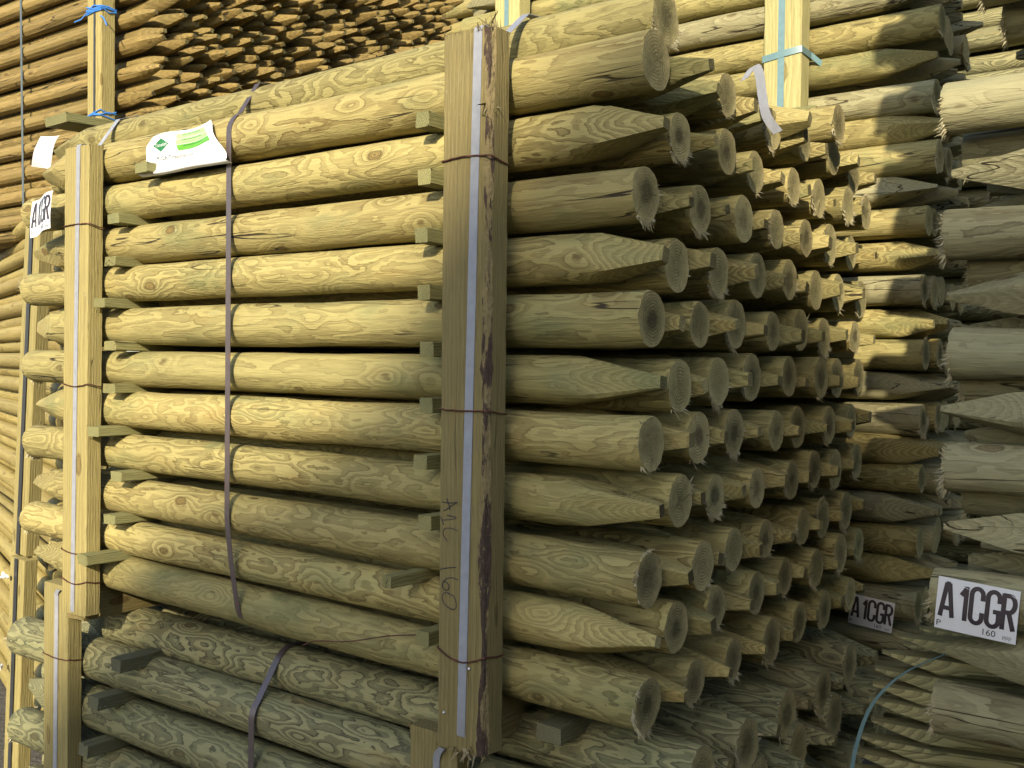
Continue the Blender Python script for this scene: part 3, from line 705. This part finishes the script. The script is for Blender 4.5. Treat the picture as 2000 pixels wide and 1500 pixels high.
timber('board', (-1.14, 3.12, .812), (-1.20, 4.0, .812), .10, .03, 'batten', 24, 'thin board under the foot of the pale upright', 'board', seg=8)
timber('board', (-2.26, 3.14, 1.245), (-2.20, 4.0, 1.25), .10, .03, 'batten', 25, 'board end behind the top of the bark-edged upright', 'board', seg=8)

# ------------------------------------------------------------------ straps
def strap(name, pts, wid, wdir, mat, label, group=None):
    return tag(link(name, ribbon_mesh(name, [wz(p) for p in pts], wid, wdir, M[mat])), label, 'strap', group)
# violet steel strap of the main stack, over the top posts and under the bottom
X0 = -2.057
pth = [(1.74, -.672)] + arc(1.687, -.612, .0605, -75, -172, 9)
for z in [-.5 + .1 * j for j in range(10)]: pth.append((1.6245, z))
pth += arc(1.687, .571, .0635, 180, 118, 7) + arc(1.742, .660, .0615, 118, 40, 9) + [(1.90, .632), (2.3, .628)]
pth = [p for p in pth]
strap('strap', [(X0 + .05 * max(0, -.42 - z) / .25, y, z) for y, z in pth], .0185, (1, 0, 0), 'strap_steel', 'violet-brown steel strap round the middle of the strapped stack', 'steel straps')
pth = [(2.6, -.757), (2.1, -.757), (1.91, -.755)] + arc(1.785, -.803, .0635, 85, 150, 7) + arc(1.715, -.905, .0645, 135, 180, 6) + [(1.650, -1.05), (1.650, -1.2), (1.650, -1.3), (1.65, -1.5)]
strap('strap', [(-1.99, y, z) for y, z in pth], .021, (1, 0, 0), 'strap_steel', 'shiny violet-brown steel strap round the lower stack', 'steel straps')
# silver straps on the uprights
def upstrap(x_top, x_bot, y, z0, z1, wid, mat, label, over=None, under=None, group='silver straps on the uprights'):
    p = []
    if under: p += under
    n = 14
    p += [(x_bot + (x_top - x_bot) * i / n, y - .0012, z0 + (z1 - z0) * i / n) for i in range(n + 1)]
    if over: p += over
    return strap('strap', p, wid, (1, 0, 0), mat, label, group)
upstrap(-1.206, -1.231, 1.5445, -.735, .648, .0205, 'strap_silver', 'silver woven strap down the big bark-edged upright',
        over=[(-1.206, 1.547, .656), (-1.206, 1.555, .658), (-1.206, 1.60, .658), (-1.206, 1.635, .665), (-1.206, 1.70, .722), (-1.206, 1.76, .730), (-1.206, 1.83, .70), (-1.206, 2.0, .64)],
        under=[(-1.231, 1.553, -.748), (-1.231, 1.547, -.742)])
upstrap(-2.654, -2.679, 1.5775, -.720, .596, .0190, 'strap_silver', 'silver woven strap down the left yellow upright',
        over=[(-2.654, 1.579, .604), (-2.654, 1.59, .607), (-2.654, 1.64, .612), (-2.654, 1.70, .70), (-2.654, 1.76, .723), (-2.654, 1.85, .69)])
upstrap(-2.812, -2.825, 1.6065, -1.68, -.700, .0200, 'strap_silver', 'silver strap down the upright at left end of the lower stack', over=[(-2.808, 1.602, -.69), (-2.79, 1.598, -.676)])
upstrap(-1.345, -1.35, 1.606, -1.68, -.83, .0180, 'strap_silver', 'silver strap bent loose on the short brown upright', over=[(-1.338, 1.600, -.815), (-1.325, 1.598, -.80)])
upstrap(-1.232, -1.232, 3.189, .82, 1.75, .022, 'strap_turq', 'pale turquoise strap running down the pale upright', group='turquoise straps')
upstrap(-2.352, -2.352, 3.189, .91, 1.75, .020, 'strap_turq', 'pale turquoise strap on the upright above the bark-edged one', group='turquoise straps')
band = [(-1.30, 3.26, 1.018), (-1.296, 3.188, 1.018), (-1.292, 3.1865, 1.018), (-1.23, 3.1865, 1.026), (-1.166, 3.1865, 1.032), (-1.162, 3.189, 1.032), (-1.16, 3.27, 1.03), (-1.13, 3.30, 1.0)]
strap('strap', band, .022, (0, 0, 1), 'strap_turq', 'turquoise band tied across the pale upright', 'turquoise straps')
upstrap(-3.690, -3.690, 2.259, .96, 1.95, .011, 'strap_black', 'narrow black strap down the upright bound with blue twine', group='dark straps on the brown stake pile')
upstrap(-4.40, -4.365, 2.335, .60, 1.95, .015, 'strap_grey', 'dark grey strap hanging round the brown stakes at far left', group='dark straps on the brown stake pile', under=[(-4.32, 2.37, .52), (-4.345, 2.345, .56)])
# turquoise strap arching in front of the half round stakes
tp = smooth_path([(-.45, 2.27, -.585), (-.50, 2.265, -.612), (-.58, 2.262, -.668), (-.64, 2.26, -.745), (-.672, 2.262, -.84), (-.685, 2.265, -.93), (-.69, 2.27, -1.05)], 6)
strap('strap', tp, .010, (1, .2, .35), 'strap_turq', 'slack turquoise strap arching over the half round stakes', 'turquoise straps')
# loose curled silver strap on top
lp = smooth_path([(-.925, 2.17, .655), (-.90, 2.165, .680), (-.885, 2.16, .66), (-.875, 2.155, .61), (-.862, 2.15, .56), (-.835, 2.15, .52)], 7)
strap('strap', lp, .024, (1, -.3, .2), 'strap_silver', 'loose silver strap curling up among the top post ends', 'silver straps on the uprights')

# wires round the uprights
def wire(x0, x1, y, z, dep, label, sag=0., twist=True, group='rusty wires round the uprights'):
    q = random.Random(int(z * 1000) + 7); pts = []
    n = 14
    for i in range(n + 1):
        t = i / n; pts.append((x0 + (x1 - x0) * t, y - .0028, z - sag * math.sin(math.pi * t) + q.uniform(-.0006, .0006)))
    pts = [(x0 - .006, y + dep + .04, z + .01), (x0 - .004, y + dep * .6, z), (x0 - .003, y + .004, z)] + pts + [(x1 + .0025, y + .004, z), (x1 + .0025, y + dep * .6, z - .006), (x1 + .001, y + dep + .002, z - .008), (x1 - .03, y + dep + .004, z - .006)]
    tag(link('wire', tube_mesh('wire', [wz(p) for p in pts], .0018, M['wire'], 6)), label, 'wire', group)
wire(-1.293, -1.175, 1.5445, .402, .06, 'rusty wire across the top of the big upright', -.004)
wire(-1.293, -1.175, 1.5445, -.091, .06, 'rusty wire twisted across the middle of the big upright', .002)
wire(-1.293, -1.175, 1.5445, -.572, .06, 'rusty wire sagging round the foot of the big upright', .018)
wire(-2.726, -2.603, 1.5775, .379, .045, 'rusty wire round the left upright level with the small A1CGR label', -.002)
wire(-2.730, -2.606, 1.5775, -.069, .045, 'rusty wire round the middle of the left upright', .008)
wire(-2.735, -2.613, 1.5775, -.545, .045, 'thin rusty wire low on the left upright', .008)
wire(-2.736, -2.614, 1.5775, -.627, .045, 'lowest rusty wire round the foot of the left upright', .012)
wire(-2.885, -2.755, 1.6065, -.880, .045, 'rusty wire slanting across the upright of the lower stack', .004)
def twine(x0, x1, y, z, dep, turns, label, seed):
    q = random.Random(seed); pts = []
    for k in range(turns * 8):
        t = k / 8; a = k % 8; zz = z + q.uniform(-.012, .012) + (t / turns - .5) * .02
        pts.append([(x0 - .002, y - .003), ((x0 + x1) / 2, y - .004), (x1 + .002, y - .003), (x1 + .003, y + dep / 2), (x1 + .002, y + dep + .003), ((x0 + x1) / 2, y + dep + .004), (x0 - .002, y + dep + .003), (x0 - .003, y + dep / 2)][a] + (zz,))
    if turns > 4: pts += [(x1 + .03, y - .01, z - .05), (x1 + .07, y - .02, z - .09)]; pts = [(x0 - .06, y - .02, z - .035), (x0 - .02, y - .015, z - .03)] + pts
    tag(link('twine', tube_mesh('twine', [wz(p) for p in pts], .0028, M['blue'], 5)), label, 'twine', 'blue twine on the narrow upright')
twine(-3.742, -3.645, 2.26, 1.385, .06, 6, 'thick bundle of blue twine near the top of the narrow upright', 5)
twine(-3.742, -3.645, 2.26, .972, .06, 3, 'blue twine round the foot of the narrow upright', 6)
for i, (x, z) in enumerate(((-3.655, -.80), (-3.68, -1.13))):
    q = random.Random(i); pts = [(x + q.uniform(-.03, .03), 1.88 + q.uniform(-.01, .01), z + q.uniform(-.012, .012)) for _ in range(9)] + [(x - .03, 1.87, z - .04), (x - .045, 1.87, z - .085 + i * .05)]
    tag(link('string', tube_mesh('string', [wz(p) for p in smooth_path(pts, 4)], .0035, M['white'], 5)), ('upper' if i == 0 else 'lower') + ' white string knotted round the black strap at far left', 'string', 'white strings on the rail packs')
# loose bent wires at the left upright's back
tag(link('wire', tube_mesh('wire', [wz(p) for p in smooth_path([(-1.75, 1.60, -.66), (-1.70, 1.595, -.64), (-1.60, 1.60, -.625), (-1.50, 1.62, -.60), (-1.42, 1.65, -.59)], 5)], .0015, M['wire'], 5)), 'thin dark loose wire curling over the lower stack', 'wire')

# ------------------------------------------------------------------ paper labels
def textmesh(txt, size, sx=1., bold=0.):
    cu = bpy.data.curves.new('lettering', 'FONT'); cu.body = txt; cu.size = size; cu.offset = bold; cu.resolution_u = 3
    ob = bpy.data.objects.new('lettering', cu); C.objects.link(ob); bpy.context.view_layer.update()
    me = bpy.data.meshes.new_from_object(ob.evaluated_get(bpy.context.evaluated_depsgraph_get())); C.objects.unlink(ob); bpy.data.objects.remove(ob)
    b = bmesh.new(); b.from_mesh(me); bmesh.ops.triangulate(b, faces=b.faces)
    for v in b.verts: v.co.x *= sx
    b.to_mesh(me); b.free(); return me
def fit(me, x0, x1, y0, y1):
    xs = [v.co.x for v in me.vertices]; ys = [v.co.y for v in me.vertices]
    a, b, c, d = min(xs), max(xs), min(ys), max(ys)
    for v in me.vertices: v.co.x = x0 + (v.co.x - a) / (b - a) * (x1 - x0); v.co.y = y0 + (v.co.y - c) / (d - c) * (y1 - y0)
    return me
def card(mtx, W_, H_, bend, label, group, dim=1.):
    """printed card A1CGR in its own plane: x right, y up, z towards the reader"""
    root = bpy.data.objects.new('paper_label', None); C.objects.link(root); root.matrix_world = mtx; tag(root, label, 'label', group)
    def warp(me, lift):
        for v in me.vertices: v.co.z = bend(v.co.x, v.co.y) + lift
        me.update()
    nx, ny = 14, 10; vs_ = [(W_ * (i / nx - .5), H_ * (j / ny - .5), 0) for j in range(ny + 1) for i in range(nx + 1)]
    fs = [(j * (nx + 1) + i, j * (nx + 1) + i + 1, (j + 1) * (nx + 1) + i + 1, (j + 1) * (nx + 1) + i) for j in range(ny) for i in range(nx)]
    me = bpy.data.meshes.new('card'); me.from_pydata(vs_, [], fs); warp(me, 0); me.materials.append(M['paper']); link('card', me, root)
    def glyph(strokes, box, wd_):
        """condensed block letter from thick strokes; strokes in a unit box"""
        x0, x1, y0, y1 = box; vs_, fs = [], []
        for li, st_ in enumerate(strokes):
            P_ = [V(((x0 + u * (x1 - x0)) * W_, (y0 + v * (y1 - y0)) * H_, 0)) for u, v in st_]; n0 = len(vs_)
            for i, p in enumerate(P_):
                a_ = (p - P_[i - 1]).normalized() if i else (P_[1] - p).normalized(); b_ = (P_[i + 1] - p).normalized() if i < len(P_) - 1 else a_
                t_ = (a_ + b_).normalized(); nn = V((-t_.y, t_.x, 0)) / max(.6, t_.dot(a_))
                vs_ += [tuple(p + nn * wd_ / 2), tuple(p - nn * wd_ / 2)]
            for i in range(len(P_) - 1): fs.append((n0 + 2 * i, n0 + 2 * i + 1, n0 + 2 * i + 3, n0 + 2 * i + 2))
            for i in range(n0, len(vs_)): vs_[i] = (vs_[i][0], vs_[i][1], li * .00012)
        m_ = bpy.data.meshes.new('lettering'); m_.from_pydata(vs_, [], fs)
        for v in m_.vertices: v.co.z += bend(v.co.x, v.co.y) + .0007
        m_.materials.append(M['ink']); link('lettering', m_, root)
    def ell(cx, cy, rx, ry, a0, a1, n=10): return [(cx + rx * math.cos(math.radians(a0 + (a1 - a0) * i / n)), cy + ry * math.sin(math.radians(a0 + (a1 - a0) * i / n))) for i in range(n + 1)]
    K = .0088 * W_ / .15
    lad = lambda *p: [tuple(q_) for q_ in p]
    def sub(a_, b_, n=6): return [(a_[0] + (b_[0] - a_[0]) * i / n, a_[1] + (b_[1] - a_[1]) * i / n) for i in range(n + 1)]
    glyph([sub((.12, 0), (.42, 1)) , sub((.88, 0), (.58, 1)), sub((.30, .27), (.70, .27), 2), sub((.36, .98), (.64, .98), 2)], (-.465, -.265, -.25, .40), K)
    glyph([sub((.65, 0), (.65, 1)), [(.62, .93), (.10, .72)]], (-.205, -.095, -.255, .40), K)
    Cc = ell(.5, .80, .42, .17, 0, 180) + sub((.08, .75), (.08, .25), 5) + ell(.5, .20, .42, .17, 180, 360)
    glyph([[(.92, .66)] + Cc + [(.92, .34)]], (-.080, .085, -.27, .42), K)
    glyph([[(.92, .68)] + Cc + [(.92, .44), (.50, .44)]], (.118, .285, -.27, .42), K)
    glyph([sub((.10, 0), (.10, 1)), sub((.02, .955), (.5, .955), 3)[:-1] + ell(.5, .725, .40, .23, 90, -90) + [(.15, .495)], sub((.5, .49), (.90, 0), 5)], (.305, .470, -.26, .41), K)
    for txt, box, bold, mt in (('P', (-.475, -.42, -.44, -.33), .0, 'ink'), ('160', (.10, .255, -.44, -.32), .0, 'ink'), ('ppp', (.34, .445, -.46, -.38), .0, 'greyink')):
        t = textmesh(txt, .2, 1, bold); fit(t, box[0] * W_, box[1] * W_, box[2] * H_, box[3] * H_)
        warp(t, .0007); t.materials.clear(); t.materials.append(M[mt]); link('lettering', t, root)
    for x, y in ((-.18, .40), (-.02, -.05), (.40, .40)):
        link('staple', tube_mesh('staple', [(x * W_, y * H_, bend(x * W_, y * H_) + .0015), (x * W_ + .010, y * H_ - .005, bend(x * W_, y * H_) + .0018)], .0005, M['steel'], 5), root)
    return root
def cardmtx(c, yaw=0., roll=0., pitch=0.):
    # face towards -y, x to +x, up z
    b = Matrix(((1, 0, 0), (0, 0, -1), (0, 1, 0))).to_4x4()
    mm = Matrix.Translation(wz(c)) @ Matrix.Rotation(yaw, 4, 'Z') @ b @ Matrix.Rotation(roll, 4, 'Z') @ Matrix.Rotation(pitch, 4, 'X'); return mm
card(cardmtx((-.408, 2.138, -.475), 0, -.075, 0), .150, .106, lambda x, y: -.0035 * (x / .07) ** 2 * .3 - .35 * y * y - .10 * max(0, -y - .02), 'large white A1CGR label stapled on a post of the right-hand stack', 'white A1CGR labels')
card(cardmtx((-.935, 3.275, -.785), 0, -.10, 0), .138, .098, lambda x, y: -.25 * y * y, 'smaller white A1CGR label deep in the gap between the stacks', 'white A1CGR labels')
card(cardmtx((-2.846, 1.572, .423), .0, .10, -.12), .146, .112, lambda x, y: -1.1 * y * y + .012 * math.sin(x * 30), 'curled white A1CGR label at far left in sunlight, left of the left upright', 'white A1CGR labels')

def leaflet():
    root = bpy.data.objects.new('leaflet', None); C.objects.link(root)
    tag(root, 'crumpled white leaflet with green diamond lying on the top front post', 'leaflet')
    # u along the post, v from its top edge down into the gap and forward over the next post
    X = lambda u, v: -2.375 + .25 * u + .12 * v * u - .02 * v
    def P(u, v):
        prof = [(0, 1.628, .602), (.25, 1.617, .572), (.5, 1.615, .542), (.68, 1.617, .519), (.8, 1.611, .504), (.9, 1.599, .497), (1, 1.612, .491)]
        for (a, y0, z0), (b, y1, z1) in zip(prof, prof[1:]):
            if v <= b + 1e-6:
                t = (v - a) / (b - a); y = y0 + (y1 - y0) * t; z = z0 + (z1 - z0) * t; break
        y += -.004 * math.sin(u * 7 + v * 3) - .004
        y += -.006 * math.sin(u * 11 + v * 9) * v * (1 - v) * 3; z += .006 * math.sin(u * 5 + 1) * (1 - v) + (.02 * (u - .4) * (1 - v))
        return V((X(u, v), y, z + H))
    nu, nv = 26, 22
    vs_ = [tuple(P(i / nu, j / nv)) for j in range(nv + 1) for i in range(nu + 1)]
    fs = [(j * (nu + 1) + i, (j + 1) * (nu + 1) + i, (j + 1) * (nu + 1) + i + 1, j * (nu + 1) + i + 1) for j in range(nv) for i in range(nu)]
    me = bpy.data.meshes.new('sheet'); me.from_pydata(vs_, [], fs); finish(me, [M['paper']], 180); link('sheet', me, root)
    def patch(nm, poly, mat, lift=.0008, n=1):
        # polygon in (u, v), triangulated finely enough to follow the sheet
        b = bmesh.new(); f = b.faces.new([b.verts.new((u, v, 0)) for u, v in poly])
        bmesh.ops.triangulate(b, faces=b.faces)
        for _ in range(3): bmesh.ops.subdivide_edges(b, edges=[e for e in b.edges if e.calc_length() > .06], cuts=1); bmesh.ops.triangulate(b, faces=b.faces)
        for v in b.verts: p = P(v.co.x, v.co.y); v.co = (p.x, p.y - lift, p.z + lift * .3)
        m_ = bpy.data.meshes.new(nm); b.to_mesh(m_); b.free(); m_.materials.append(M[mat]); link(nm, m_, root)
    patch('logo', [(.10, .27), (.20, .12), (.32, .27), (.21, .43)], 'green')
    patch('print_bar', [(.42, .08), (.86, .06), (.88, .17), (.43, .20)], 'lime2'); patch('print_bar', [(.43, .215), (.885, .185), (.905, .29), (.44, .33)], 'lime2'); patch('print_bar', [(.44, .345), (.91, .305), (.93, .42), (.45, .46)], 'lime')
    def txt(s_, u0, u1, v0, v1, mat, lift=.0013):
        t = textmesh(s_, .2)
        fit(t, u0, u1, -v1, -v0)
        for v in t.vertices: p = P(v.co.x, -v.co.y); v.co = (p.x, p.y - lift, p.z + lift * .3)
        t.materials.clear(); t.materials.append(M[mat]); link('lettering', t, root)
    txt('Tanalith', .125, .295, .235, .31, 'paper')
    txt('PCCA Treatment ltd', .17, .62, .53, .61, 'greyink'); patch('print_line', [(.15, .485), (.32, .475), (.32, .485), (.15, .495)], 'greyink')
    for r_ in range(3): patch('print_line', [(.52, .115 + r_ * .125), (.80, .10 + r_ * .12), (.80, .112 + r_ * .12), (.52, .127 + r_ * .125)], 'green', .0012)
leaflet()

def hanging():
    root = bpy.data.objects.new('delivery_note', None); C.objects.link(root)
    tag(root, 'white printed sheet hanging below the jutting board at far left', 'paper sheet')
    def P(u, v):
        return wz((-3.80 + .135 * u + .03 * min(v, .3) - .075 * v * v, 2.10 - .02 * math.sin(v * 3.1) + .012 * math.sin(u * 3), .868 - .11 * v + .012 * math.sin(v * 5) * u - .012 * u))
    nu, nv = 12, 18
    vs_ = [tuple(P(i / nu, j / nv)) for j in range(nv + 1) for i in range(nu + 1)]
    fs = [(j * (nu + 1) + i, (j + 1) * (nu + 1) + i, (j + 1) * (nu + 1) + i + 1, j * (nu + 1) + i + 1) for j in range(nv) for i in range(nu)]
    me = bpy.data.meshes.new('sheet'); me.from_pydata(vs_, [], fs); finish(me, [M['paper']], 180); link('sheet', me, root)
    for s_, u0, u1, v0, v1 in (('PCCA Treatment ltd', .12, .75, .12, .18),):
        t = textmesh(s_, .2); fit(t, u0, u1, -v1, -v0)
        for v in t.vertices: p = P(v.co.x, -v.co.y); v.co = (p.x, p.y - .001, p.z)
        t.materials.clear(); t.materials.append(M['greyink']); link('lettering', t, root)
hanging()
